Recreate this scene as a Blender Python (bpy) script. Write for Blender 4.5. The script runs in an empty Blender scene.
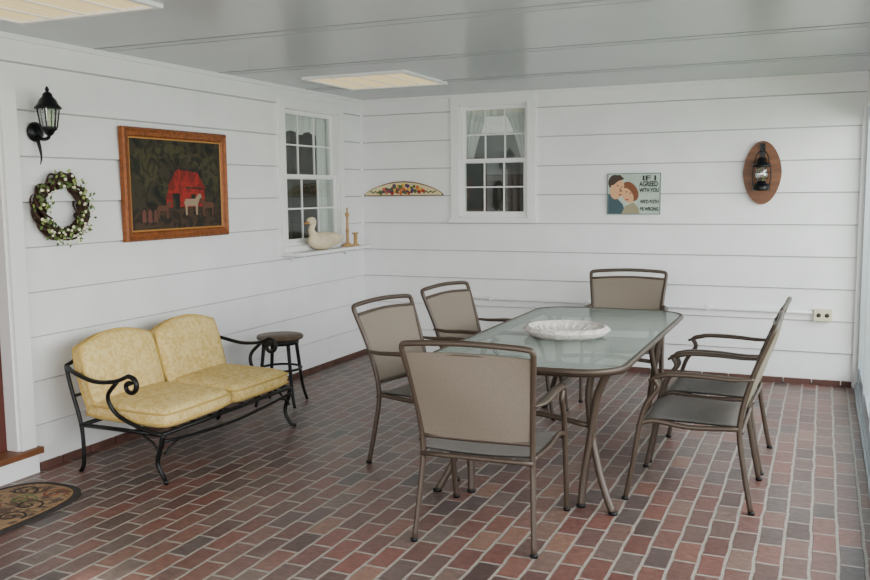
import bpy, math, random
from mathutils import Vector, Matrix
random.seed(7)
D = bpy.data
scene = bpy.context.scene

# ------------------------------------------------------------------ materials
def srgb(r, g, b):
    def c(v):
        v /= 255.0
        return v/12.92 if v <= 0.04045 else ((v+0.055)/1.055)**2.4
    return (c(r), c(g), c(b), 1)

def mat(name, col, rough=0.6, metal=0.0, var=0.0, vscale=8.0, bump=0.0, bscale=60.0, emit=None, estr=0, alpha=None, spec=None, stretch=None):
    m = D.materials.new(name); m.use_nodes = True
    nt = m.node_tree; b = nt.nodes['Principled BSDF']
    b.inputs['Base Color'].default_value = col
    b.inputs['Roughness'].default_value = rough
    b.inputs['Metallic'].default_value = metal
    if spec is not None: b.inputs['Specular IOR Level'].default_value = spec
    if alpha is not None: b.inputs['Alpha'].default_value = alpha
    if emit is not None:
        b.inputs['Emission Color'].default_value = emit
        b.inputs['Emission Strength'].default_value = estr
    if var > 0 or bump > 0:
        tc = nt.nodes.new('ShaderNodeTexCoord')
        mp = nt.nodes.new('ShaderNodeMapping')
        if stretch: mp.inputs['Scale'].default_value = stretch
        nt.links.new(tc.outputs['Object'], mp.inputs['Vector'])
    if var > 0:
        n = nt.nodes.new('ShaderNodeTexNoise'); n.inputs['Scale'].default_value = vscale
        n.inputs['Detail'].default_value = 6
        nt.links.new(mp.outputs[0], n.inputs['Vector'])
        r = nt.nodes.new('ShaderNodeValToRGB')
        r.color_ramp.elements[0].position = 0.3; r.color_ramp.elements[1].position = 0.7
        r.color_ramp.elements[0].color = tuple(max(0, c*(1-var)) for c in col[:3])+(1,)
        r.color_ramp.elements[1].color = tuple(min(1, c*(1+var*0.6)) for c in col[:3])+(1,)
        nt.links.new(n.outputs['Fac'], r.inputs['Fac'])
        nt.links.new(r.outputs['Color'], b.inputs['Base Color'])
    if bump > 0:
        n2 = nt.nodes.new('ShaderNodeTexNoise'); n2.inputs['Scale'].default_value = bscale
        nt.links.new(mp.outputs[0], n2.inputs['Vector'])
        bp = nt.nodes.new('ShaderNodeBump'); bp.inputs['Strength'].default_value = bump
        bp.inputs['Distance'].default_value = 0.01
        nt.links.new(n2.outputs['Fac'], bp.inputs['Height'])
        nt.links.new(bp.outputs['Normal'], b.inputs['Normal'])
    return m

M = {}
M['siding'] = mat('siding_paint', srgb(236,236,237), 0.5, var=0.05, vscale=3, bump=0.15, bscale=25)
M['shadow_line'] = mat('siding_shadow_line', srgb(180,178,175), 0.8)  # darker grey paints in the shadow line between boards
M['trim'] = mat('white_trim', srgb(236,236,236), 0.45)
M['ceil'] = mat('ceiling_panel', srgb(182,186,192), 0.25, var=0.03, vscale=1.5)
M['seam'] = mat('ceiling_seam', srgb(146,150,155), 0.4)
M['iron'] = mat('wrought_iron', srgb(18,17,18), 0.4, 0.4)
M['frame'] = mat('taupe_metal', srgb(70,57,47), 0.42, 0.15)
M['wood'] = mat('brown_wood', srgb(112,68,40), 0.5, var=0.35, vscale=6, stretch=(1,1,6))
M['stoolwood'] = mat('stool_wood', srgb(92,74,56), 0.5, var=0.3, vscale=12)
M['darkroom'] = mat('dark_interior', srgb(116,119,118), 0.8)
M['furn'] = mat('interior_furniture', srgb(60,57,53), 0.7)
M['curtain'] = mat('sheer_curtain', srgb(225,228,225), 0.9)
M['cream'] = mat('cream_paint', srgb(220,204,160), 0.6, var=0.1, vscale=20)
M['lightwood'] = mat('light_wood', srgb(190,150,98), 0.5, var=0.25, vscale=10)
M['decoy'] = mat('decoy_paint', srgb(224,208,178), 0.55, var=0.18, vscale=15)
M['bill'] = mat('decoy_bill', srgb(170,120,60), 0.5)
M['black'] = mat('black_metal', srgb(14,15,19), 0.35, 0.5)
M['gold'] = mat('gilt_frame', srgb(140,76,30), 0.4, 0.3, var=0.35, vscale=30, bump=0.5, bscale=60)
M['gold2'] = mat('gilt_inner', srgb(180,126,60), 0.4, 0.4)
M['red'] = mat('red_paint', srgb(165,40,36), 0.55, var=0.4, vscale=30)
M['green'] = mat('leaf_green', srgb(84,104,50), 0.6, var=0.4, vscale=20)
M['ltgreen'] = mat('leaf_light', srgb(150,165,90), 0.6)
M['flower'] = mat('cream_flower', srgb(240,234,204), 0.6)
M['vine'] = mat('grapevine', srgb(58,36,24), 0.8, var=0.4, vscale=30)
M['purple'] = mat('grape_purple', srgb(80,50,90), 0.4)
M['yellow'] = mat('fruit_yellow', srgb(222,180,70), 0.45)
M['orange'] = mat('fruit_orange', srgb(205,110,60), 0.45)
M['plastic'] = mat('outlet_plastic', srgb(214,206,180), 0.4)
M['slot'] = mat('outlet_slot', srgb(60,55,48), 0.6)
M['platter'] = mat('platter_wicker', srgb(226,218,212), 0.7, var=0.25, vscale=45, bump=0.9, bscale=90)
M['doordark'] = mat('door_red_brown', srgb(84,34,22), 0.5, var=0.3, vscale=5)
M['grass'] = mat('lawn', srgb(110,130,80), 0.9, var=0.3, vscale=2)
M['stonebase'] = mat('brick_red', srgb(92,60,52), 0.7, var=0.35, vscale=9)
M['steel'] = mat('door_aluminium', srgb(166,174,180), 0.35, 0.5)

def fabric(name, c1, c2, scale, rough=0.85, det=4, bump=0.0):
    m = D.materials.new(name); m.use_nodes = True; nt = m.node_tree; b = nt.nodes['Principled BSDF']
    b.inputs['Roughness'].default_value = rough
    tc = nt.nodes.new('ShaderNodeTexCoord')
    v = nt.nodes.new('ShaderNodeTexNoise'); v.inputs['Scale'].default_value = scale; v.inputs['Detail'].default_value = det
    v.inputs['Distortion'].default_value = 1.5
    r = nt.nodes.new('ShaderNodeValToRGB')
    r.color_ramp.elements[0].position = 0.42; r.color_ramp.elements[0].color = c1
    r.color_ramp.elements[1].position = 0.56; r.color_ramp.elements[1].color = c2
    nt.links.new(tc.outputs['Object'], v.inputs['Vector'])
    nt.links.new(v.outputs['Fac'], r.inputs['Fac'])
    nt.links.new(r.outputs['Color'], b.inputs['Base Color'])
    if bump > 0:
        bp = nt.nodes.new('ShaderNodeBump'); bp.inputs['Strength'].default_value = bump; bp.inputs['Distance'].default_value = 0.006
        nt.links.new(v.outputs['Fac'], bp.inputs['Height']); nt.links.new(bp.outputs['Normal'], b.inputs['Normal'])
    return m
M['yellowfab'] = fabric('yellow_brocade', srgb(212,180,106), srgb(228,203,140), 24, bump=0.6)
M['piping'] = mat('yellow_piping', srgb(200,166,88), 0.8)
M['sling'] = fabric('sling_back', srgb(112,101,89), srgb(124,113,101), 300)
M['slingseat'] = fabric('sling_seat', srgb(104,98,94), srgb(116,110,106), 300)

def glassmat(name, tint, gloss, rough=0.02):
    m = D.materials.new(name); m.use_nodes = True; nt = m.node_tree
    nt.nodes.clear()
    o = nt.nodes.new('ShaderNodeOutputMaterial')
    t = nt.nodes.new('ShaderNodeBsdfTransparent'); t.inputs[0].default_value = tint
    g = nt.nodes.new('ShaderNodeBsdfGlossy'); g.inputs['Roughness'].default_value = rough
    mx = nt.nodes.new('ShaderNodeMixShader'); mx.inputs[0].default_value = gloss
    nt.links.new(t.outputs[0], mx.inputs[1]); nt.links.new(g.outputs[0], mx.inputs[2])
    nt.links.new(mx.outputs[0], o.inputs['Surface'])
    return m
M['glass'] = glassmat('window_glass', (0.85,0.9,0.88,1), 0.13)
M['clear'] = glassmat('clear_glass', (0.9,0.95,0.95,1), 0.08)
M['lampglass'] = glassmat('lamp_glass', (0.8,0.82,0.8,1), 0.25)
M['tglass'] = mat('table_glass', srgb(134,152,142), 0.05, bump=0.05, bscale=160, alpha=0.55, spec=1.0)
M['panel'] = mat('skylight_glow', srgb(232,210,158), 0.5, emit=srgb(255,228,168), estr=0.6)  # emission stands in for daylight coming through the skylight panels

# brick floor
def brickmat():
    m = D.materials.new('brick_paving'); m.use_nodes = True; nt = m.node_tree; b = nt.nodes['Principled BSDF']
    geo = nt.nodes.new('ShaderNodeNewGeometry')
    sp = nt.nodes.new('ShaderNodeSeparateXYZ'); cb = nt.nodes.new('ShaderNodeCombineXYZ')
    nt.links.new(geo.outputs['Position'], sp.inputs[0])
    nt.links.new(sp.outputs['Y'], cb.inputs['X']); nt.links.new(sp.outputs['X'], cb.inputs['Y'])
    nz = nt.nodes.new('ShaderNodeTexNoise'); nz.inputs['Scale'].default_value = 7; nz.inputs['Detail'].default_value = 4
    nt.links.new(geo.outputs['Position'], nz.inputs['Vector'])
    ad = nt.nodes.new('ShaderNodeVectorMath'); ad.operation = 'MULTIPLY_ADD'
    nt.links.new(nz.outputs['Color'], ad.inputs[0]); ad.inputs[1].default_value = (0.018,0.018,0)
    nt.links.new(cb.outputs[0], ad.inputs[2])
    br = nt.nodes.new('ShaderNodeTexBrick')
    nt.links.new(ad.outputs[0], br.inputs['Vector'])
    br.inputs['Scale'].default_value = 1.0
    br.inputs['Brick Width'].default_value = 0.215
    br.inputs['Row Height'].default_value = 0.107
    br.inputs['Mortar Size'].default_value = 0.0082
    br.inputs['Mortar Smooth'].default_value = 0.35
    br.inputs['Color1'].default_value = (0,0,0,1); br.inputs['Color2'].default_value = (1,1,1,1)
    br.inputs['Mortar'].default_value = (0.5,0.5,0.5,1)
    r = nt.nodes.new('ShaderNodeValToRGB'); e = r.color_ramp.elements
    e[0].position = 0; e[0].color = srgb(62,53,52)
    e[1].position = 1; e[1].color = srgb(124,90,76)
    for p, c in ((0.15, srgb(98,62,56)), (0.3, srgb(76,67,66)), (0.45, srgb(112,68,60)), (0.6, srgb(86,66,62)), (0.75, srgb(116,76,66)), (0.88, srgb(92,80,76))):
        x = e.new(p); x.color = c
    nt.links.new(br.outputs['Color'], r.inputs['Fac'])
    n2 = nt.nodes.new('ShaderNodeTexNoise'); n2.inputs['Scale'].default_value = 28; n2.inputs['Detail'].default_value = 10
    n2.inputs['Roughness'].default_value = 0.7
    nt.links.new(geo.outputs['Position'], n2.inputs['Vector'])
    mr = nt.nodes.new('ShaderNodeMapRange'); mr.inputs[1].default_value = 0.25; mr.inputs[2].default_value = 0.75
    mr.inputs[3].default_value = 0.5; mr.inputs[4].default_value = 1.5
    nt.links.new(n2.outputs['Fac'], mr.inputs[0])
    vm = nt.nodes.new('ShaderNodeVectorMath'); vm.operation = 'SCALE'
    nt.links.new(r.outputs['Color'], vm.inputs[0]); nt.links.new(mr.outputs[0], vm.inputs['Scale'])
    n3 = nt.nodes.new('ShaderNodeTexNoise'); n3.inputs['Scale'].default_value = 2.2; n3.inputs['Detail'].default_value = 6
    nt.links.new(geo.outputs['Position'], n3.inputs['Vector'])
    mr3 = nt.nodes.new('ShaderNodeMapRange'); mr3.inputs[1].default_value = 0.42; mr3.inputs[2].default_value = 0.8
    mr3.inputs[3].default_value = 0.0; mr3.inputs[4].default_value = 0.28
    nt.links.new(n3.outputs['Fac'], mr3.inputs[0])
    dust = nt.nodes.new('ShaderNodeMix'); dust.data_type = 'RGBA'
    nt.links.new(mr3.outputs[0], dust.inputs['Factor']); nt.links.new(vm.outputs[0], dust.inputs['A'])
    dust.inputs['B'].default_value = srgb(126,112,102)
    mo = nt.nodes.new('ShaderNodeMix'); mo.data_type = 'RGBA'
    nt.links.new(n2.outputs['Fac'], mo.inputs['Factor']); mo.inputs['A'].default_value = srgb(106,98,90); mo.inputs['B'].default_value = srgb(176,168,158)
    mix = nt.nodes.new('ShaderNodeMix'); mix.data_type = 'RGBA'
    nt.links.new(br.outputs['Fac'], mix.inputs['Factor'])
    nt.links.new(dust.outputs['Result'], mix.inputs['A']); nt.links.new(mo.outputs['Result'], mix.inputs['B'])
    nt.links.new(mix.outputs['Result'], b.inputs['Base Color'])
    b.inputs['Roughness'].default_value = 0.37
    bp = nt.nodes.new('ShaderNodeBump'); bp.inputs['Strength'].default_value = 0.6; bp.inputs['Distance'].default_value = 0.005
    sub = nt.nodes.new('ShaderNodeMath'); sub.operation = 'MULTIPLY_ADD'
    nt.links.new(br.outputs['Fac'], sub.inputs[0]); sub.inputs[1].default_value = -1.0
    nt.links.new(n2.outputs['Fac'], sub.inputs[2])
    nt.links.new(sub.outputs[0], bp.inputs['Height']); nt.links.new(bp.outputs['Normal'], b.inputs['Normal'])
    return m
M['brick'] = brickmat()

# ------------------------------------------------------------------ builder
class B:
    def __init__(s): s.v=[]; s.f=[]; s.m=[]; s.mats=[]; s.sm=[]
    def mi(s, k):
        if k not in s.mats: s.mats.append(k)
        return s.mats.index(k)
    def add(s, vs, fs, k, smooth=False, T=None):
        o = len(s.v); i = s.mi(k)
        for p in vs:
            p = Vector(p)
            s.v.append(T @ p if T else p)
        for f in fs:
            s.f.append([o+a for a in f]); s.m.append(i); s.sm.append(smooth)
    def box(s, a, b, k, T=None):
        x0,y0,z0=a; x1,y1,z1=b
        vs=[(x0,y0,z0),(x1,y0,z0),(x1,y1,z0),(x0,y1,z0),(x0,y0,z1),(x1,y0,z1),(x1,y1,z1),(x0,y1,z1)]
        s.add(vs,[(0,3,2,1),(4,5,6,7),(0,1,5,4),(1,2,6,5),(2,3,7,6),(3,0,4,7)],k,False,T)
    def tube(s, pts, r, k, seg=8, sub=5, closed=False, sx=1.0, sy=1.0, up=(0,0,1), T=None):
        P=[Vector(p) for p in pts]; n=len(P)
        R = list(r) if isinstance(r,(list,tuple)) else [r]*n
        out=[];ro=[]
        rng = n if closed else n-1
        for i in range(rng):
            if closed:
                a,b,c,d=P[(i-1)%n],P[i],P[(i+1)%n],P[(i+2)%n]; r0,r1=R[i],R[(i+1)%n]
            else:
                b,c=P[i],P[i+1]; a=P[i-1] if i>0 else b*2-c; d=P[i+2] if i+2<n else c*2-b; r0,r1=R[i],R[i+1]
            for j in range(sub):
                t=j/sub
                q=0.5*((2*b)+(c-a)*t+(2*a-5*b+4*c-d)*t*t+(3*b-a-3*c+d)*t**3)
                out.append(q); ro.append(r0*(1-t)+r1*t)
        if not closed: out.append(P[-1]); ro.append(R[-1])
        N=len(out); vs=[]; fs=[]
        upv=Vector(up); nrm=None
        for i in range(N):
            if closed: t=out[(i+1)%N]-out[i-1]
            else: t=out[min(i+1,N-1)]-out[max(i-1,0)]
            if t.length<1e-9: t=Vector((0,0,1))
            t.normalize()
            if nrm is None:
                nrm=t.cross(upv)
                if nrm.length<0.05: nrm=t.cross(Vector((1,0,0)))
                nrm.normalize()
            else:
                nrm=nrm-t*nrm.dot(t); nrm.normalize()
            bn=nrm.cross(t)
            for j in range(seg):
                a=2*math.pi*(j+0.5)/seg
                ca,sa=math.cos(a),math.sin(a)
                vs.append(out[i]+nrm*(ca*ro[i]*sx)+bn*(sa*ro[i]*sy))
        L=N if closed else N-1
        for i in range(L):
            for j in range(seg):
                a=i*seg+j; b2=i*seg+(j+1)%seg; c=((i+1)%N)*seg+(j+1)%seg; d=((i+1)%N)*seg+j
                fs.append((a,b2,c,d))
        if not closed:
            fs.append(tuple(range(seg))[::-1]); fs.append(tuple((N-1)*seg+j for j in range(seg)))
        s.add(vs,fs,k,seg>4,T)
    def lathe(s, prof, k, c=(0,0,0), seg=24, T=None, smooth=True, cap=True):
        vs=[];fs=[];n=len(prof)
        for (r,z) in prof:
            for j in range(seg):
                a=2*math.pi*j/seg
                vs.append((c[0]+r*math.cos(a),c[1]+r*math.sin(a),c[2]+z))
        for i in range(n-1):
            for j in range(seg):
                fs.append((i*seg+j,i*seg+(j+1)%seg,(i+1)*seg+(j+1)%seg,(i+1)*seg+j))
        if cap:
            fs.append(tuple(range(seg))[::-1]); fs.append(tuple((n-1)*seg+j for j in range(seg)))
        s.add(vs,fs,k,smooth,T)
    def ell(s, c, rad, k, seg=12, rings=8, T=None):
        vs=[];fs=[]
        for i in range(rings+1):
            th=math.pi*i/rings
            for j in range(seg):
                a=2*math.pi*j/seg
                vs.append((c[0]+rad[0]*math.sin(th)*math.cos(a),c[1]+rad[1]*math.sin(th)*math.sin(a),c[2]+rad[2]*math.cos(th)))
        for i in range(rings):
            for j in range(seg):
                fs.append((i*seg+j,(i+1)*seg+j,(i+1)*seg+(j+1)%seg,i*seg+(j+1)%seg))
        s.add(vs,fs,k,True,T)
    def grid(s, fn, nu, nv, k, T=None, smooth=True):
        vs=[fn(i/nu,j/nv) for j in range(nv+1) for i in range(nu+1)]
        fs=[(j*(nu+1)+i,j*(nu+1)+i+1,(j+1)*(nu+1)+i+1,(j+1)*(nu+1)+i) for j in range(nv) for i in range(nu)]
        s.add(vs,fs,k,smooth,T)
    def prism(s, outline, fn0, fn1, k, T=None):
        n=len(outline)
        vs=[fn0(p) for p in outline]+[fn1(p) for p in outline]
        fs=[tuple(range(n))[::-1],tuple(range(n,2*n))]+[(i,(i+1)%n,n+(i+1)%n,n+i) for i in range(n)]
        s.add(vs,fs,k,False,T)
    def obj(s, name, loc=(0,0,0), rz=0, parent=None):
        me=D.meshes.new(name); me.from_pydata([tuple(v) for v in s.v],[],s.f)
        for k in s.mats: me.materials.append(M[k])
        for i,p in enumerate(me.polygons):
            p.material_index=s.m[i]; p.use_smooth=s.sm[i]
        me.validate(); me.update()
        o=D.objects.new(name,me); scene.collection.objects.link(o)
        o.location=loc; o.rotation_euler=(0,0,rz)
        if parent: o.parent=parent
        return o

H=2.42; W=4.33; REAR=-9.0
# ------------------------------------------------------------------ room
b=B(); b.box((-0.3,REAR,-0.1),(W+0.1,0.02,0.0),'brick'); b.obj('floor')
b=B(); b.box((-0.3,REAR,H),(W+0.1,0.02,H+0.05),'ceil')
for y in (-1.02,-2.2,-3.4,-4.6,-5.8,-7.0,-8.2):
    b.box((0,y-0.010,H-0.003),(W,y+0.010,H+0.001),'seam')
    b.box((0,y+0.10,H-0.002),(W,y+0.106,H+0.001),'seam')
b.obj('ceiling')

BH=0.252
def boards(bl, P, a0,a1,z0,z1):
    g=0.0085
    i=0
    while i*BH<z1:
        lo=max(i*BH,z0); hi=min((i+1)*BH,z1)
        if hi>lo+1e-4:
            gl=min(i*BH+g,hi)
            if lo<gl:
                bl.add([P(a0,-0.010,lo),P(a1,-0.010,lo),P(a1,-0.010,gl),P(a0,-0.010,gl)],[(0,1,2,3)],'shadow_line')
            l2=max(lo,i*BH+g)
            if hi>l2:
                dl=0.017*(1-(l2-i*BH)/BH)+0.002; dh=0.017*(1-(hi-i*BH)/BH)+0.002
                bl.add([P(a0,dl,l2),P(a1,dl,l2),P(a1,dh,hi),P(a0,dh,hi)],[(0,1,2,3)],'siding')
                bl.add([P(a0,-0.010,l2),P(a1,-0.010,l2),P(a1,dl,l2),P(a0,dl,l2)],[(0,1,2,3)],'siding')
                bl.add([P(a0,-0.010,hi),P(a1,-0.010,hi),P(a1,dh,hi),P(a0,dh,hi)],[(0,1,2,3)],'siding')
        i+=1
PB=lambda a,d,z:(a,-d,z)
PL=lambda a,d,z:(d,a,z)
WB=(0.93,1.73,1.29,2.40)   # back window outer
WL=(-1.44,-0.41,1.09,2.33)
DO=(-5.05,-4.0,0.0,2.12)   # door opening (outer casing)
b=B()
boards(b,PB,0,WB[0]+.03,0,H); boards(b,PB,WB[1]-.03,W,0,H)
boards(b,PB,WB[0]+.03,WB[1]-.03,0,WB[2]+.03); boards(b,PB,WB[0]+.03,WB[1]-.03,WB[3]-.03,H)
b.obj('wall_back')
b=B()
boards(b,PL,WL[1]-.03,0,0,H); boards(b,PL,DO[1]-.03,WL[0]+.03,0,H); boards(b,PL,REAR,DO[0]+.03,0,H)
boards(b,PL,WL[0]+.03,WL[1]-.03,0,WL[2]+.03); boards(b,PL,WL[0]+.03,WL[1]-.03,WL[3]-.03,H)
boards(b,PL,DO[0]+.03,DO[1]-.03,DO[3]-.03,H)
b.obj('wall_left')

def pbox(bl,P,a0,a1,d0,d1,z0,z1,k):
    vs=[P(a0,d0,z0),P(a1,d0,z0),P(a1,d1,z0),P(a0,d1,z0),P(a0,d0,z1),P(a1,d0,z1),P(a1,d1,z1),P(a0,d1,z1)]
    bl.add(vs,[(0,3,2,1),(4,5,6,7),(0,1,5,4),(1,2,6,5),(2,3,7,6),(3,0,4,7)],k)
def window(name,P,w,curtain,cas=0.075):
    a0,a1,z0,z1=w; bl=B()
    pbox(bl,P,a0,a0+cas,-0.02,0.034,z0,z1,'trim'); pbox(bl,P,a1-cas,a1,-0.02,0.034,z0,z1,'trim')
    pbox(bl,P,a0+cas,a1-cas,-0.02,0.034,z1-cas,z1,'trim')
    pbox(bl,P,a0-0.015,a1+0.015,-0.02,0.06,z0-0.02,z0+0.025,'trim')
    i0,i1,j0,j1=a0+cas,a1-cas,z0+0.025,z1-cas
    pbox(bl,P,i0,i0+0.012,-0.14,0.015,j0,j1,'trim'); pbox(bl,P,i1-0.012,i1,-0.14,0.015,j0,j1,'trim')
    pbox(bl,P,i0,i1,-0.14,0.015,j1-0.012,j1,'trim'); pbox(bl,P,i0,i1,-0.14,0.015,j0,j0+0.02,'trim')
    i0+=0.012;i1-=0.012;j0+=0.02;j1-=0.012
    zm=(j0+j1)/2
    for (s0,s1,d) in ((zm-0.02,j1,-0.04),(j0,zm+0.02,-0.01)):
        fr=0.034
        pbox(bl,P,i0,i0+fr,d-0.025,d,s0,s1,'trim'); pbox(bl,P,i1-fr,i1,d-0.025,d,s0,s1,'trim')
        pbox(bl,P,i0+fr,i1-fr,d-0.025,d,s0,s0+fr,'trim'); pbox(bl,P,i0+fr,i1-fr,d-0.025,d,s1-fr,s1,'trim')
        for c in (1,2):
            x=i0+fr+(i1-i0-2*fr)*c/3
            pbox(bl,P,x-0.006,x+0.006,d-0.02,d-0.005,s0+fr,s1-fr,'trim')
        z=(s0+s1)/2
        pbox(bl,P,i0+fr,i1-fr,d-0.02,d-0.006,z-0.006,z+0.006,'trim')
        bl.add([P(i0+fr,d-0.012,s0+fr),P(i1-fr,d-0.012,s0+fr),P(i1-fr,d-0.012,s1-fr),P(i0+fr,d-0.012,s1-fr)],[(0,1,2,3)],'glass')
    e=0.7; q=0.25
    A0,A1,Z0,Z1=a0-q,a1+q,z0-q,z1+0.2
    bl.add([P(A0,-e,Z0),P(A1,-e,Z0),P(A1,-e,Z1),P(A0,-e,Z1),P(A0,-0.141,Z0),P(A1,-0.141,Z0),P(A1,-0.141,Z1),P(A0,-0.141,Z1)],
           [(0,1,2,3),(0,1,5,4),(1,2,6,5),(2,3,7,6),(3,0,4,7)],'darkroom')
    wd=i1-i0
    pbox(bl,P,i0+wd*0.1,i0+wd*0.75,-0.65,-0.45,z0-0.2,z0+0.42,'furn')
    pbox(bl,P,i0+wd*0.78,i0+wd*0.95,-0.68,-0.6,z0,z1-0.1,'furn')
    if curtain:
        for side in (0,1):
            def fn(u,v,side=side):
                wf=wd*(0.50-0.36*v**0.55)
                x = i0+wf*u if side==0 else i1-wf*u
                return P(x,-0.11+0.014*math.sin(u*26),j1-(j1-j0)*(0.47*v))
            bl.grid(fn,60,12,'curtain')
        bl.grid(lambda u,v:P(i0+wd*u,-0.10+0.012*math.sin(u*60),j1-0.09*v),80,3,'curtain')
    else:
        bl.grid(lambda u,v:P(i0+wd*u,-0.11+0.01*math.sin(u*50),j1-0.16*v-0.03*math.sin(u*math.pi*3)**2*v),60,4,'curtain')
        bl.grid(lambda u,v:P(i1-wd*0.2*u,-0.11+0.012*math.sin(u*20),j1-(j1-j0)*v),20,4,'curtain')
    return bl.obj(name)
window('window_1',PL,WL,False)
window('window_2',PB,WB,True)

# door on left wall
b=B()
b_=pbox
b_(b,PL,DO[1]-0.1,DO[1],-0.02,0.04,0.0,DO[3],'trim'); b_(b,PL,DO[0],DO[0]+0.1,-0.02,0.04,0.0,DO[3],'trim')
b_(b,PL,DO[0]+0.1,DO[1]-0.1,-0.02,0.04,DO[3]-0.1,DO[3],'trim')
b_(b,PL,DO[1]-0.115,DO[1]-0.1,-0.12,0.02,0.1,DO[3]-0.1,'trim'); b_(b,PL,DO[0]+0.1,DO[0]+0.115,-0.12,0.02,0.1,DO[3]-0.1,'trim')
b_(b,PL,DO[0]+0.02,DO[1]+0.02,-0.12,0.07,0.11,0.145,'wood')
b_(b,PL,DO[0]+0.04,DO[1],-0.1,0.05,0.0,0.11,'trim')
b_(b,PL,DO[0]+0.115,DO[1]-0.115,-0.1,-0.06,0.145,DO[3]-0.1,'doordark')
for (z0,z1) in ((0.28,0.95),(1.1,1.9)):
    for (y0,y1) in ((-4.85,-4.57),(-4.47,-4.19)):
        b_(b,PL,y0,y1,-0.065,-0.05,z0,z1,'doordark')
b.ell((-0.03,-4.8,1.0),(0.03,0.03,0.03),'gold2')
b.obj('door_1')

# right wall: sliding glass doors
b=B()
b.box((W,REAR,2.14),(W+0.1,0,H),'trim'); b.box((W,REAR,0),(W+0.1,0,0.05),'steel')
b.box((W-0.025,-0.06,0),(W+0.1,0,2.2),'trim')
b.box((W-0.012,REAR,0.0),(W,-0.06,0.03),'steel')
yy=-0.06
while yy>REAR:
    b.box((W+0.01,yy-0.06,0.05),(W+0.07,yy,2.14),'steel')
    yn=max(yy-0.95,REAR)
    b.box((W+0.02,yn,0.05),(W+0.06,yy-0.06,0.17),'steel'); b.box((W+0.02,yn,2.06),(W+0.06,yy-0.06,2.14),'steel')
    b.add([(W+0.04,yn,0.17),(W+0.04,yy-0.06,0.17),(W+0.04,yy-0.06,2.06),(W+0.04,yn,2.06)],[(0,1,2,3)],'clear')
    yy-=0.95
b.obj('wall_right')
b=B()
b.box((-0.3,REAR-0.1,0),(W+0.1,REAR,0.5),'trim'); b.box((-0.3,REAR-0.1,2.2),(W+0.1,REAR,H),'trim')
b.box((-0.3,REAR-0.1,0.5),(1.25,REAR,2.2),'trim')  # unseen solid stretch, added to keep the sun patch off the left floor
for x in (1.25,2.1,3.3,4.35): b.box((x,REAR-0.1,0.5),(x+0.08,REAR,2.2),'trim')
b.obj('wall_rear')
b=B(); b.box((-30,-40,-0.3),(40,30,-0.12),'grass'); b.obj('lawn')

# brick base courses
b=B(); x=0.03
while x<W-0.05:
    e=min(x+0.2,W-0.03); b.box((x,-0.035,0.0),(e,-0.003,0.042),'stonebase'); x+=0.21
b.obj('baseboard_back')
b=B(); y=-0.04
while y>-3.95:
    e=max(y-0.2,-3.98); b.box((0.003,e,0.0),(0.035,y,0.042),'stonebase'); y-=0.21
b.obj('baseboard_left')
b=B(); b.box((0,-0.035,H-0.03),(W,0,H),'trim'); b.obj('trim_1')
b=B(); b.box((0,REAR,H-0.03),(0.035,-0.035,H),'trim'); b.obj('trim_2')
b=B(); b.tube([(1.0,-0.035,0.585),(2.5,-0.035,0.58),(4.05,-0.035,0.575)],0.013,'trim')
for x in (1.3,2.2,3.2): b.box((x,-0.05,0.563),(x+0.02,-0.01,0.603),'trim')
b.obj('electrical_conduit')
b=B(); b.box((4.015,-0.06,0.515),(4.145,-0.01,0.605),'plastic')
for x in (4.05,4.11): b.lathe([(0.017,0),(0.017,0.004)],'slot',T=Matrix.Translation((x,-0.06,0.56))@Matrix.Rotation(math.pi/2,4,'X'),seg=12)
b.obj('electrical_outlet')

def skylight(x0,x1,y0,y1):  # skylight in the ceiling, its daylight added as a glowing panel
    b=B(); f=0.03; z=H-0.02
    b.box((x0,y0,z),(x1,y0+f,H),'trim'); b.box((x0,y1-f,z),(x1,y1,H),'trim')
    b.box((x0,y0+f,z),(x0+f,y1-f,H),'trim'); b.box((x1-f,y0+f,z),(x1,y1-f,H),'trim')
    for i in range(1,4):
        x=x0+(x1-x0)*i/4; b.box((x-.006,y0+f,H-.016),(x+.006,y1-f,H-.008),'trim')
    def fn(u,v): return (x0+f+(x1-x0-2*f)*u, y0+f+(y1-y0-2*f)*v, H-0.006-0.004*math.sin(u*math.pi*24))
    b.grid(fn,96,1,'panel')
    return b.obj('skylight_panel')
skylight(0.42,1.28,-1.72,-0.93)
skylight(0.36,1.25,-5.1,-4.22)

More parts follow.
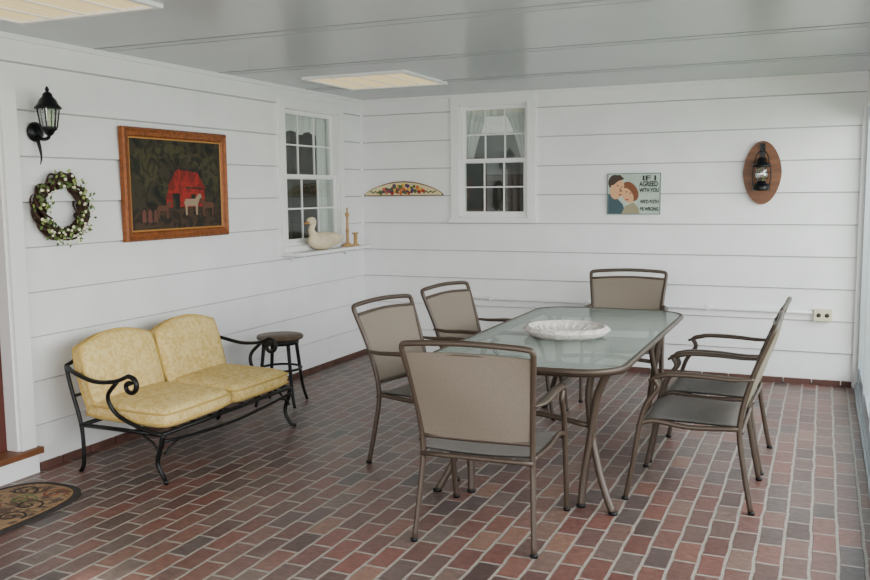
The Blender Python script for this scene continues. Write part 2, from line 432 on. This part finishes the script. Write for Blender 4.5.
# ------------------------------------------------------------------ dining chair
def build_chair():
    b=B()
    for s in (-1,1):
        b.tube([(s*.275,-.30,0),(s*.262,-.262,.2),(s*.252,-.235,.42),(s*.265,-.285,.65),(s*.288,-.365,.86),(s*.290,-.378,.895)],0.0135,'frame',sub=5)
        b.tube([(s*.285,.30,0),(s*.288,.262,.2),(s*.288,.235,.38),(s*.29,.20,.50),(s*.292,.145,.585),(s*.292,.16,.635),(s*.292,.10,.655)],0.0135,'frame',sub=6)
        b.tube([(s*.292,.19,.622),(s*.295,.10,.656),(s*.295,-.05,.66),(s*.292,-.20,.652),(s*.275,-.295,.655)],[.012,.021,.021,.018,.013],'frame',sx=1.15,sy=.6,sub=6)
        b.tube([(s*.252,-.24,.405),(s*.262,0,.395),(s*.272,.16,.415),(s*.283,.235,.40)],0.013,'frame')
        b.lathe([(0.017,0),(0.017,0.015)],'black',c=(s*.275,-.30,0),seg=10); b.lathe([(0.017,0),(0.017,0.015)],'black',c=(s*.285,.30,0),seg=10)
    b.tube([(-.290,-.376,.888),(-.272,-.384,.908),(-.14,-.392,.918),(0,-.394,.922),(.14,-.392,.918),(.272,-.384,.908),(.290,-.376,.888)],0.0135,'frame')
    b.tube([(-.278,-.352,.858),(0,-.37,.870),(.278,-.352,.858)],0.008,'frame')
    b.tube([(-.255,-.24,.475),(0,-.235,.47),(.255,-.24,.475)],0.011,'frame')
    b.tube([(-.255,-.245,.39),(.255,-.245,.39)],0.011,'frame'); b.tube([(-.28,.24,.385),(.28,.24,.385)],0.012,'frame')
    def back(off):
        def fn(u,v):
            z=.475+v*(.39)+ (0.012*math.sin(u*math.pi) if v>0.9 else 0)
            w=.248+.034*v
            y=-.238-.125*v**1.15 -0.035*math.sin(u*math.pi)*(0.3+0.7*math.sin(v*math.pi))
            return ((u*2-1)*w, y+off, z)
        return fn
    b.grid(back(0.004),16,14,'sling'); b.grid(back(-0.004),16,14,'sling')
    def seat(off):
        def fn(u,v):
            y=-.235+.49*v
            z=.41-.028*math.sin(math.pi*min(v*1.05,1))*math.sin(math.pi*u)-0.01*math.sin(math.pi*u)
            if v>0.86: z-= (v-0.86)**2*1.8
            if v<.86: z+=0.012*v
            return ((u*2-1)*(.25+.025*v), y, z+off)
        return fn
    b.grid(seat(0.008),14,18,'slingseat'); b.grid(seat(0.0),14,18,'slingseat')
    return b
chairs=[((2.69,-3.79),0.05),((2.04,-2.93),-1.73),((2.08,-2.07),-1.73),((2.71,-.94),-3.01),((3.50,-2.27),math.pi/2-0.03),((3.49,-2.93),math.pi/2)]
cb=build_chair()
for (x,y),r in chairs: cb.obj('dining_chair',(x,y,0),r)

# ------------------------------------------------------------------ table
b=B(); hx,hy=0.5,1.06; TZ=0.72
def outline(ins,n=10,r=0.17,bow=0.05):
    out=[]
    X=hx-ins; Y=hy-ins
    for (cx,cy,a0) in ((X-r,Y-r,0),(-X+r,Y-r,90),(-X+r,-Y+r,180),(X-r,-Y+r,270)):
        for i in range(n+1):
            a=math.radians(a0+90*i/n); px=cx+r*math.cos(a); py=cy+r*math.sin(a)
            py += (bow*(1-(px/X)**2)) * (1 if py>0 else -1) * (1 if abs(py)>Y-r else 0)
            out.append((px,py))
    res=[]
    for i,p in enumerate(out):
        res.append(p); q=out[(i+1)%len(out)]
        if abs(p[1])>Y*0.9 and abs(q[0]-p[0])>0.3:
            for t in (0.2,0.4,0.6,0.8):
                x=p[0]+(q[0]-p[0])*t; res.append((x,(Y+bow*(1-(x/X)**2))*(1 if p[1]>0 else -1)))
    return res
o1=outline(0.012)
b.prism(o1,lambda p:(p[0],p[1],TZ-0.008),lambda p:(p[0],p[1],TZ),'tglass')
o2=outline(0.0)
b.tube([(p[0],p[1],TZ-0.012) for p in o2],0.018,'frame',closed=True,sub=1,sx=0.7,sy=0.9)
o3=outline(0.03)
b.tube([(p[0],p[1],TZ-0.03) for p in o3],0.014,'frame',closed=True,sub=1)
for sy in (-1,1):
    for sx in (-1,1):
        b.tube([(sx*.42,sy*.93,TZ-.03),(sx*.36,sy*.90,.55),(sx*.33,sy*.89,.36),(sx*.30,sy*.90,.15),(sx*.29,sy*.92,0)],0.02,'frame',sub=6)
        b.tube([(sx*.33,sy*.86,TZ-.03),(sx*.31,sy*.86,.55),(sx*.33,sy*.87,.36),(sx*.39,sy*.92,.15),(sx*.46,sy*.97,0)],0.018,'frame',sub=6)
        b.lathe([(.024,0),(.024,.015)],'black',c=(sx*.29,sy*.92,0),seg=10); b.lathe([(.024,0),(.024,.015)],'black',c=(sx*.46,sy*.97,0),seg=10)
    b.tube([(-.33,sy*.88,.40),(0,sy*.84,.43),(.33,sy*.88,.40)],0.014,'frame')
    b.tube([(-.44,sy*.90,TZ-.03),(.44,sy*.90,TZ-.03)],0.014,'frame')
b.tube([(0,-.84,.43),(0,0,.46),(0,.84,.43)],0.013,'frame')
b.tube([(-.48,0,TZ-.03),(.48,0,TZ-.03)],0.012,'frame')
b.obj('dining_table',(2.72,-2.48,0))

# platter on table (round, woven rim)
b=B()
def rsq(r,n=72,p=2.25):
    o=[]
    for i in range(n):
        a=2*math.pi*i/n; c,s_=math.cos(a),math.sin(a)
        k=(abs(c)**p+abs(s_)**p)**(-1/p); o.append((r*k*c,r*k*s_))
    return o
prof=[(0.02,0.012),(0.10,0.012),(0.115,0.017),(0.13,0.012),(0.165,0.016),(0.188,0.034),(0.203,0.046),(0.222,0.050),(0.238,0.042),(0.238,0.028),(0.20,0.0),(0.02,0.0)]
vs=[];fs=[];n=72
for r,z in prof:
    for i,p in enumerate(rsq(r)):
        k=1+ (0.014 if r>0.15 else 0)*(1 if i%4<2 else -1); vs.append((p[0]*k,p[1]*k,z+(0.004 if i%4<2 and 0.16<r else 0)*(z>0.01)))
for i in range(len(prof)-1):
    for j in range(n): fs.append((i*n+j,i*n+(j+1)%n,(i+1)*n+(j+1)%n,(i+1)*n+j))
fs.append(tuple(range(n))); fs.append(tuple((len(prof)-1)*n+j for j in range(n))[::-1])
b.add(vs,fs,'platter',True)
for r,z,q in ((0.24,0.038,0.006),(0.216,0.051,0.005),(0.12,0.015,0.004)):
    b.tube([(p[0],p[1],z) for p in rsq(r)],q,'platter',closed=True,sub=1,seg=6)
for i in range(24):
    a=2*math.pi*i/24
    b.tube([(0.13*math.cos(a),0.13*math.sin(a),0.014),(0.165*math.cos(a+.1),0.165*math.sin(a+.1),0.019),(0.19*math.cos(a),0.19*math.sin(a),0.037)],0.004,'platter',seg=5,sub=2)
b.obj('serving_platter',(2.72,-2.62,TZ+0.001),0.5)

# ------------------------------------------------------------------ loveseat
b=B()
Y0,Y1=-3.90,-2.66
def pillow(cx,cy,cz,ax_u,ax_v,ax_n,w,h,t,topf=None):
    U,V,N=Vector(ax_u),Vector(ax_v),Vector(ax_n); C=Vector((cx,cy,cz))
    def edge(u,v):
        k=1-0.055*(u*u*v*v)**1.6
        x=u*w/2*k; y=v*h/2*k
        if topf and v>0: y+=topf(u)*v**2
        return x,y
    for sgn in (1,-1):
        def fn(a,c,sgn=sgn):
            u=math.sin((a*2-1)*math.pi/2); v=math.sin((c*2-1)*math.pi/2)
            x,y=edge(u,v)
            th=(t/2)*(max(0,(1-u**10)*(1-v**10)))**0.36*(0.85+0.15*(1-u*u)*(1-v*v))
            return C+U*x+V*y+N*(sgn*th)
        b.grid(fn,28,28,'yellowfab')
    pts=[]
    m=14
    for i in range(m): pts.append(edge(-1+2*i/m,-1))
    for i in range(m): pts.append(edge(1,-1+2*i/m))
    for i in range(m): pts.append(edge(1-2*i/m,1))
    for i in range(m): pts.append(edge(-1,1-2*i/m))
    for off in (-t*0.2,t*0.2):
        b.tube([C+U*x+V*y+N*off for x,y in pts],0.0065,'piping',closed=True,sub=1,seg=6)
tilt=0.27
for cy in (-3.59,-2.975):
    pillow(0.575,cy,0.35,(0,1,0),(1,0,-0.02),(0.02,0,1),0.606,0.60,0.145)
    bv=Vector((-math.sin(tilt),0,math.cos(tilt))); bn=Vector((math.cos(tilt),0,math.sin(tilt)))
    pillow(0.30,cy-0.01,0.535,(0,1,0),bv,bn,0.60,0.37,0.13,topf=lambda u:0.05*math.cos(u*math.pi/2)**1.2)
ir='iron'
for x,z in ((0.28,0.27),(0.85,0.27)):
    b.tube([(x,Y0,z),(x,Y1,z)],0.012,ir,sub=1)
b.tube([(0.86,Y0,0.235),(0.86,-3.6,0.21),(0.86,-3.29,0.197),(0.86,-2.98,0.21),(0.86,Y1,0.235)],0.009,ir)
for i in range(9):
    y=Y0+(Y1-Y0)*i/8; b.tube([(0.28,y,0.267),(0.85,y,0.267)],0.006,ir,sub=1,seg=6)
for yy,so in ((Y0,-1),(Y1,1)):
    b.tube([(0.255,yy+so*.0,0.0),(0.28,yy,0.05),(0.285,yy,0.18),(0.27,yy,0.30),(0.22,yy,0.46),(0.185,yy,0.60)],0.012,ir)
    b.tube([(0.88,yy+so*0.02,0.012),(0.85,yy,0.03),(0.81,yy,0.11),(0.84,yy,0.21),(0.855,yy,0.27)],[0.013,0.012,0.013,0.015,0.015],ir)
    b.tube([(0.27,yy,0.27),(0.85,yy,0.27)],0.012,ir,sub=1)
    arm=[(0.19,yy,0.595),(0.28,yy+so*.03,0.572),(0.44,yy+so*.05,0.54),(0.58,yy+so*.05,0.55),(0.66,yy+so*.04,0.58)]
    cx,cz=0.68,0.53
    for i in range(11):
        a=math.radians(100-i*42); r=0.055*(1-i/13)
        arm.append((cx+r*math.cos(a),yy+so*.04,cz+r*math.sin(a)))
    b.tube(arm,0.012,ir,sx=1.3,sub=4)
    b.tube([(0.60,yy+so*.05,0.55),(0.52,yy+so*.04,0.46),(0.56,yy+so*.02,0.36),(0.70,yy+so*.01,0.30),(0.85,yy,0.265)],0.012,ir)
    b.tube([(0.83,yy,0.16),(0.78,yy,0.22),(0.70,yy,0.263)],0.007,ir)
    b.tube([(0.85,yy-so*0.01,0.16),(0.86,yy-so*0.06,0.20),(0.86,yy-so*0.13,0.223)],0.007,ir)
b.tube([(0.185,Y0,0.60),(0.14,-3.6,0.66),(0.15,-3.29,0.60),(0.14,-2.98,0.66),(0.185,Y1,0.60)],0.011,ir)
b.tube([(0.225,Y0,0.43),(0.225,Y1,0.43)],0.009,ir,sub=1)
b.obj('loveseat')

# stool / side table
b=B()
b.lathe([(0.05,.485),(0.15,.487),(0.168,.492),(0.172,.505),(0.166,.517),(0.02,.52)],'stoolwood',seg=32)
b.lathe([(0.125,.45),(0.135,.452),(0.14,.485),(0.12,.487)],ir,seg=24)
for i in range(4):
    a=math.pi/4+i*math.pi/2+0.25; c,s_=math.cos(a),math.sin(a)
    b.tube([(c*.13,s_*.13,.46),(c*.15,s_*.15,.3),(c*.175,s_*.175,.12),(c*.21,s_*.21,0.005)],[.014,.013,.012,.011],ir)
b.tube([(0.15*math.cos(i*math.pi/8),0.15*math.sin(i*math.pi/8),.27) for i in range(16)],0.009,ir,closed=True,sub=2)
b.obj('side_table',(0.42,-2.11,0))

# ------------------------------------------------------------------ rug
M['rugborder']=mat('rug_border',srgb(46,40,38),0.95,var=0.3,vscale=40)
M['rugfield']=fabric('rug_field',srgb(84,66,54),srgb(150,122,90),14,0.95)
M['rugline']=mat('rug_line',srgb(150,112,70),0.95)
M['rugred']=mat('rug_rust',srgb(120,62,44),0.95)
b=B()
def ro(sx,sy,z,n=64,p=3.0):
    o=[]
    for i in range(n):
        a=2*math.pi*i/n; c,s_=math.cos(a),math.sin(a); k=(abs(c)**p+abs(s_)**p)**(-1/p)
        o.append((sx*k*c,sy*k*s_))
    return o
for sx,sy,z0,z1,k in ((.28,.52,0,.010,'rugborder'),(.245,.485,.010,.0115,'rugline'),(.238,.478,.0115,.0125,'rugfield')):
    b.prism(ro(sx,sy,0),lambda p:(p[0],p[1],z0),lambda p:(p[0],p[1],z1),k)
for (cx,cy) in ((0,.25),(.05,-.05),(0,-.3),(-.08,.1),(.1,.2),(-.1,.35),(.08,.38),(.15,.05),(-.15,-.1)):
    pts=[]
    for i in range(14):
        a=i*0.6; r=0.075*(1-i/16); pts.append((cx+r*math.cos(a),cy+r*math.sin(a),.013))
    b.tube(pts,0.006,random.choice(('rugborder','green','rugred')),sy=0.4,seg=6,sub=2)
b.obj('door_mat',(.36,-4.65,0.001),0)

# ------------------------------------------------------------------ wreath
b=B(); R=0.160
for k in range(18):
    ph=random.random()*6.28; rr=0.020+random.random()*0.02; tw=random.choice((3,4,5)); dr=random.uniform(-.018,.018)
    pts=[]
    for i in range(40):
        a=2*math.pi*i/40
        rad=R+dr+rr*math.cos(tw*a+ph); pts.append((0.045+rr*math.sin(tw*a+ph),rad*math.cos(a),rad*math.sin(a)))
    b.tube(pts,0.0062,'vine',closed=True,sub=2,seg=5,up=(1,0,0))
for i in range(190):
    a=random.random()*6.28; rad=R+random.uniform(-.045,.055); x=0.06+random.random()*.04
    c=Vector((x,rad*math.cos(a),rad*math.sin(a))); L=random.uniform(.022,.036)
    d=Vector((random.uniform(-.2,.6),random.uniform(-1,1),random.uniform(-1,1))).normalized()
    sd=d.cross(Vector((1,0.2,0.1))).normalized()*L*0.38
    b.add([c,c+d*L*.5+sd,c+d*L,c+d*L*.5-sd],[(0,1,2,3)],random.choice(('green','green','ltgreen')))
for i in range(60):
    a=random.random()*6.28; rad=R+random.uniform(-.045,.055); x=0.09+random.random()*.02
    q=random.uniform(.006,.010); b.ell((x,rad*math.cos(a),rad*math.sin(a)),(q,q,q),'flower',6,4)
b.obj('wreath',(0,-3.735,1.487))

# ------------------------------------------------------------------ wall lantern (left)
b=B()
b.lathe([(0.055,0),(0.055,.012),(0.04,.022),(0.02,.03)],'black',T=Matrix.Translation((0.02,0,-.02))@Matrix.Rotation(math.pi/2,4,'Y'),seg=20)
b.tube([(0.03,0,-.02),(0.07,0,-.06),(0.12,0,-.055),(0.13,0,-.02)],0.010,'black')
b.tube([(0.03,0,-.04),(0.05,0,-.10),(0.06,0,-.16),(0.05,0,-.20)],[.012,.010,.006,.003],'black')
c=(0.13,0,0)
b.lathe([(0.012,-.045),(0.022,-.035),(0.03,-.02),(0.042,-.012),(0.044,0),(0.041,.004)],'black',c=c)
b.lathe([(0.041,.004),(0.056,.105)],'lampglass',c=c,cap=False,seg=20)
for i in range(6):
    a=i*math.pi/3; b.tube([(c[0]+.043*math.cos(a),.043*math.sin(a),0),(c[0]+.059*math.cos(a),.059*math.sin(a),.105)],0.004,'black',sub=1,seg=6)
b.lathe([(0.07,.10),(0.072,.108),(0.056,.125),(0.045,.15),(0.028,.168),(0.026,.18),(0.018,.19),(0.008,.195),(0.012,.205),(0.008,.215),(0.002,.225)],'black',c=c)
b.lathe([(0.006,0),(0.006,.05),(0.012,.06),(0.004,.09)],'flower',c=c,seg=10)
b.obj('wall_lantern',(0,-3.87,1.925))

# ------------------------------------------------------------------ painting
M['pbg']=fabric('painting_ground',srgb(18,20,16),srgb(54,48,33),6,det=8)
M['pgr']=fabric('painting_path',srgb(66,48,34),srgb(32,27,20),12)
M['pred']=fabric('painting_barn',srgb(150,36,28),srgb(108,28,22),12)
M['proof']=fabric('painting_roof',srgb(60,40,34),srgb(40,28,24),12)
M['phorse']=mat('painting_horse_white',srgb(150,126,104),0.6)
M['phorse2']=mat('painting_horse_brown',srgb(84,46,28),0.6)
M['pskin']=mat('painting_figure',srgb(100,54,44),0.6)
M['pfol']=fabric('painting_foliage',srgb(28,32,22),srgb(66,60,38),10,det=8)
b=B(); y0,y1,z0,z1=-3.23,-2.18,1.255,1.98; f=0.07; dx=0.02
prof=[(0,0.0),(0,0.03),(0.012,0.042),(0.03,0.034),(0.05,0.03),(0.06,0.022),(0.07,0.02)]
for i in range(len(prof)-1):
    (i0,d0),(i1,d1)=prof[i],prof[i+1]
    q=lambda ins,d:[(dx+d,y0+ins,z0+ins),(dx+d,y1-ins,z0+ins),(dx+d,y1-ins,z1-ins),(dx+d,y0+ins,z1-ins)]
    b.add(q(i0,d0)+q(i1,d1),[(j,(j+1)%4,4+(j+1)%4,4+j) for j in range(4)],'gold2' if i==5 else 'gold')
b.add([(dx,y0,z0),(dx,y1,z0),(dx,y1,z1),(dx,y0,z1)],[(0,1,2,3)],'wood')
def flat(pts,k,d): b.add([(dx+d,y0+f+(y1-y0-2*f)*p[0],z0+f+(z1-z0-2*f)*p[1]) for p in pts],[tuple(range(len(pts)))],k)
flat([(0,0),(1,0),(1,1),(0,1)],'pbg',.0185)
flat([(0,0),(1,0),(1,.2),(.8,.26),(.5,.22),(.2,.26),(0,.2)],'pgr',.0189)
def blob(cx,cz,rx,rz,k,d,n=26,j=.22):
    flat([(min(.99,max(.01,cx+rx*(1+random.uniform(-j,j))*math.cos(2*math.pi*i/n))),min(.99,max(.01,cz+rz*(1+random.uniform(-j,j))*math.sin(2*math.pi*i/n)))) for i in range(n)],k,d)
flat([(.36,.24),(.36,.48),(.48,.68),(.58,.48),(.58,.24)],'pred',.0190)
flat([(.58,.24),(.58,.46),(.80,.44),(.80,.24)],'pred',.01901)
flat([(.48,.68),(.58,.48),(.82,.45),(.72,.64)],'pred',.01904)
flat([(.33,.45),(.48,.71),(.50,.70),(.36,.45)],'proof',.01908)
flat([(.48,.71),(.72,.67),(.73,.64),(.49,.675)],'proof',.01908)
flat([(.43,.24),(.43,.40),(.51,.40),(.51,.24)],'pbg',.01912)
flat([(.64,.31),(.64,.39),(.69,.39),(.69,.31)],'pbg',.01912)
blob(.15,.7,.14,.22,'pfol',.0192); blob(.90,.62,.09,.26,'pfol',.0192); blob(.42,.87,.24,.09,'pfol',.01922); blob(.33,.47,.05,.13,'pfol',.0192); blob(.74,.78,.12,.09,'pfol',.01923)
def horse(cx,cz,s,k,fl=1):
    P=[(-.10,.03),(-.08,.07),(.05,.07),(.10,.12),(.13,.12),(.15,.08),(.12,.07),(.09,.02),(.08,-.09),(.06,-.09),(.055,0),(-.055,0),(-.06,-.09),(-.08,-.09),(-.085,0)]
    flat([(cx+fl*p[0]*s,cz+p[1]*s*1.4) for p in P],k,.0196)
horse(.64,.25,.85,'phorse'); horse(.84,.22,.75,'phorse2',-1); horse(.32,.20,.65,'phorse2')
for cx in (.12,.18,.24): flat([(cx-.02,.08),(cx-.02,.18),(cx-.01,.22),(cx+.01,.22),(cx+.02,.18),(cx+.02,.08)],'pskin' if cx<.2 else 'phorse2',.0197)
b.obj('framed_painting')

# ------------------------------------------------------------------ shelf, goose, candlestick
b=B(); b.box((0.02,-1.46,1.045),(0.20,-0.22,1.068),'trim')
for y in (-1.3,-.4):
    b.box((0.02,y-.012,.99),(0.035,y+.012,1.045),'trim'); b.box((0.02,y-.012,1.03),(0.15,y+.012,1.045),'trim')
b.obj('wall_shelf')
SZ=1.069
b=B()
b.tube([(0,.27,.10),(0,.22,.095),(0,.14,.085),(0,.02,.078),(0,-.08,.08),(0,-.15,.09),(0,-.19,.10)],[.008,.03,.062,.078,.076,.055,.015],'decoy',seg=20,sub=6,sx=1.0,sy=.98)
b.tube([(0,-.10,.10),(0,-.15,.14),(0,-.165,.185),(0,-.14,.225),(0,-.15,.25),(0,-.185,.252),(0,-.21,.24)],[.05,.034,.025,.024,.031,.028,.016],'decoy',seg=16,sub=6)
b.tube([(0,-.205,.242),(0,-.235,.232),(0,-.26,.228)],[.015,.011,.007],'bill',seg=10,sx=1.2,sy=.7)
for s in (-1,1):
    b.ell((s*.058,.06,.095),(.024,.14,.045),'decoy',14,10); b.ell((s*.026,-.175,.258),(.005,.005,.005),'black',8,6)
b.obj('goose_decoy',(0.14,-0.98,SZ),-0.12)
b=B()
b.lathe([(.05,0),(.052,.015),(.03,.025),(.014,.04),(.012,.12),(.018,.14),(.012,.16),(.012,.26),(.02,.28),(.02,.30),(.008,.305),(.008,.35)],'lightwood')
b.obj('wooden_candlestick',(0.12,-0.53,SZ))
b=B(); b.lathe([(.035,0),(.035,.012),(.018,.02),(.018,.10),(.03,.108),(.03,.12)],'lightwood'); b.obj('wooden_spool',(0.13,-0.40,SZ))

# ------------------------------------------------------------------ fruit sign
b=B(); cx,zb,w,h=0.44,1.518,0.41,0.135
def arch(w,h,z0,n=30): return [(cx-w,z0)]+[(cx-w+2*w*i/n, z0+0.012+(h-0.012)*math.sin(math.pi*i/n)**0.75) for i in range(n+1)]+[(cx+w,z0)]
b.prism(arch(w,h,zb),lambda p:(p[0],-.02,p[1]),lambda p:(p[0],-.032,p[1]),'wood')
b.prism(arch(w-.014,h-.018,zb+.007),lambda p:(p[0],-.032,p[1]),lambda p:(p[0],-.034,p[1]),'cream')
for i in range(60):
    t=random.uniform(-1,1); x=cx+t*.24; z=zb+.022+random.random()*(.08*(1-t*t*.75)); q=random.uniform(.012,.021)
    b.ell((x,-.036,z),(q,.007,q),random.choice(('red','yellow','green','orange','purple','green','red')),10,6)
for s in (-1,1):
    for i in range(6): b.ell((cx+s*(.22+.022*i),-.035,zb+.03+.01*(i%2)),(.014,.004,.007),'green',8,5)
b.obj('fruit_wall_plaque')

# ------------------------------------------------------------------ tin sign
M['sgbg']=mat('sign_teal',srgb(176,192,178),0.45,var=0.15,vscale=14)
M['skin']=mat('sign_skin',srgb(212,160,118),0.5); M['hair']=mat('sign_hair',srgb(120,66,34),0.5); M['hair2']=mat('sign_hair_dark',srgb(56,36,28),0.5)
M['txt']=mat('sign_text',srgb(30,36,34),0.5); M['suit']=mat('sign_shirt',srgb(52,78,86),0.5)
M['blouse']=mat('sign_blouse',srgb(150,140,110),0.5)
b=B(); X0,X1,Z0,Z1=2.365,2.81,1.345,1.69
b.box((X0,-.028,Z0),(X1,-.02,Z1),'suit'); b.box((X0+.006,-.03,Z0+.006),(X1-.006,-.028,Z1-.006),'sgbg')
def fl(pts,k,d): b.add([(X0+(X1-X0)*p[0],-d,Z0+(Z1-Z0)*p[1]) for p in pts],[tuple(range(len(pts)))],k)
def ov(cx,cz,rx,rz,k,d,rot=0,n=24):
    fl([(cx+rx*math.cos(a)*math.cos(rot)-rz*math.sin(a)*math.sin(rot),cz+rx*math.cos(a)*math.sin(rot)+rz*math.sin(a)*math.cos(rot)) for a in [2*math.pi*i/n for i in range(n)]],k,d)
fl([(.02,.02),(.02,.5),(.12,.5),(.3,.25),(.36,.02)],'suit',.0305)
fl([(.28,.02),(.34,.2),(.5,.3),(.60,.15),(.62,.02)],'blouse',.0307)
ov(.15,.78,.13,.19,'hair2',.0309); ov(.19,.62,.13,.25,'skin',.0312,-.15)
ov(.44,.56,.14,.25,'hair',.0310,.35); ov(.39,.46,.10,.19,'skin',.0313,.35)
fl([(.04,.7),(.08,.92),(.24,.97),(.33,.86),(.22,.82),(.12,.72)],'hair2',.0314)
for x,z in ((.20,.70),(.28,.67),(.37,.55),(.44,.52)): ov(x,z,.022,.012,'hair2',.0316)
ov(.25,.48,.035,.016,'red',.0316); ov(.38,.36,.035,.016,'red',.0316)
fl([(.24,.66),(.29,.56),(.24,.55)],'hair',.0315)
sign=b.obj('tin_sign')
for i,(t,x,z,wd) in enumerate((("IF I",.66,.85,.26),("AGREED",.61,.71,.34),("WITH YOU",.61,.57,.36),("WE'D BOTH",.63,.30,.34),("BE WRONG",.63,.12,.34))):
    cu=D.curves.new('t','FONT'); cu.body=t; cu.size=0.05; cu.extrude=0.0003; cu.offset=0.0018
    ob=D.objects.new('t',cu); scene.collection.objects.link(ob)
    bpy.context.view_layer.update()
    me=D.meshes.new_from_object(ob.evaluated_get(bpy.context.evaluated_depsgraph_get()))
    D.objects.remove(ob)
    mx=max(v.co.x for v in me.vertices)
    sc=wd*(X1-X0)/mx
    me.materials.clear(); me.materials.append(M['txt'])
    o=D.objects.new('lettering_%d'%(i+1),me); scene.collection.objects.link(o)
    o.scale=(sc,min(sc*1.5,1.15),1)
    o.rotation_euler=(math.pi/2,0,0); o.location=(X0+(X1-X0)*x,-.0325,Z0+(Z1-Z0)*z-0.01); o.parent=sign

# ------------------------------------------------------------------ lantern plaque right
b=B(); cx,cz=3.60,1.675
pts=[]
for i in range(48):
    a=2*math.pi*i/48; c,s_=math.cos(a),math.sin(a)
    pts.append((cx+.145*c*(1-.08*abs(s_)),cz+.25*s_))
b.prism(pts,lambda p:(p[0],-.02,p[1]),lambda p:(p[0],-.042,p[1]),'wood')
b.tube([(cx,-.045,cz+.2),(cx,-.09,cz+.225),(cx,-.11,cz+.2),(cx,-.11,cz+.165)],.006,'black')
b.box((cx-.02,-.05,cz+.12),(cx+.02,-.04,cz+.23),'black')
c=(cx,-.11,cz)
b.tube([(cx+.05*math.cos(a),-.11,cz+.09+.08*math.sin(a)) for a in [math.pi*i/10 for i in range(11)]],.004,'black',seg=6,sub=2)
b.lathe([(.06,-.14),(.065,-.13),(.06,-.09),(.034,-.08),(.036,-.065)],'black',c=c)
b.lathe([(.034,-.065),(.052,-.025),(.046,.02),(.032,.055)],'lampglass',c=c,cap=False)
b.lathe([(.075,.045),(.066,.062),(.04,.08),(.034,.11),(.015,.12)],'black',c=c)
for s in (-1,1): b.tube([(cx+s*.06,-.11,cz-.11),(cx+s*.068,-.11,cz-.02),(cx+s*.052,-.11,cz+.09)],.0045,'black',seg=6)
for z in (-.05,.0): b.tube([(cx+.056*math.cos(i*math.pi/6),-.11+.056*math.sin(i*math.pi/6),cz+z) for i in range(12)],.0025,'black',closed=True,sub=1,seg=6)
b.obj('lantern_wall_plaque')

# ------------------------------------------------------------------ lights / world
w=D.worlds.new('World'); scene.world=w; w.use_nodes=True
bg=w.node_tree.nodes['Background']; bg.inputs[0].default_value=(0.90,0.95,1.0,1); bg.inputs[1].default_value=2.0
def area(name,loc,rot,sx,sy,e,col=(1,1,1)):
    l=D.lights.new(name,'AREA'); l.shape='RECTANGLE'; l.size=sx; l.size_y=sy; l.energy=e; l.color=col
    o=D.objects.new(name,l); scene.collection.objects.link(o); o.location=loc; o.rotation_euler=rot; return o
area('daylight_rear',(2.1,REAR-0.6,1.5),(math.radians(88),0,0),4.2,1.8,200,(1,.98,.95))
area('daylight_right',(W+1.6,-4.5,1.9),(0,math.radians(74),0),1.8,7.5,440,(1,.98,.96))
# low sun through the rear windows, breaking up on the floor near the camera
sl=D.lights.new('sun','SUN'); sl.energy=9.0; sl.angle=math.radians(1.5); sl.color=(1,.95,.88)
so=D.objects.new('sun',sl); scene.collection.objects.link(so)
dirv=Vector((-0.05,4.20,-2.2)).normalized()
so.rotation_euler=dirv.to_track_quat('-Z','Y').to_euler(); so.location=(2,-12,4)

# ------------------------------------------------------------------ camera
v1=Vector((-1600-435,290-213,0)); v2=Vector((825-435,290-188,0))
f=math.sqrt(-(v1.x*v2.x+v1.y*v2.y))
Y=Vector((v2.x,v2.y,-f)).normalized(); X=-(Vector((v1.x,v1.y,-f)).normalized()); Z=X.cross(Y)
R=Matrix((X,Y,Z))
cam=D.cameras.new('camera'); co=D.objects.new('camera',cam); scene.collection.objects.link(co)
cam.sensor_width=36; cam.sensor_fit='HORIZONTAL'; cam.lens=f/870*36; cam.clip_start=0.05
mw=R.to_4x4(); mw.translation=Vector((4.06,-7.56,1.55)); co.matrix_world=mw
scene.camera=co
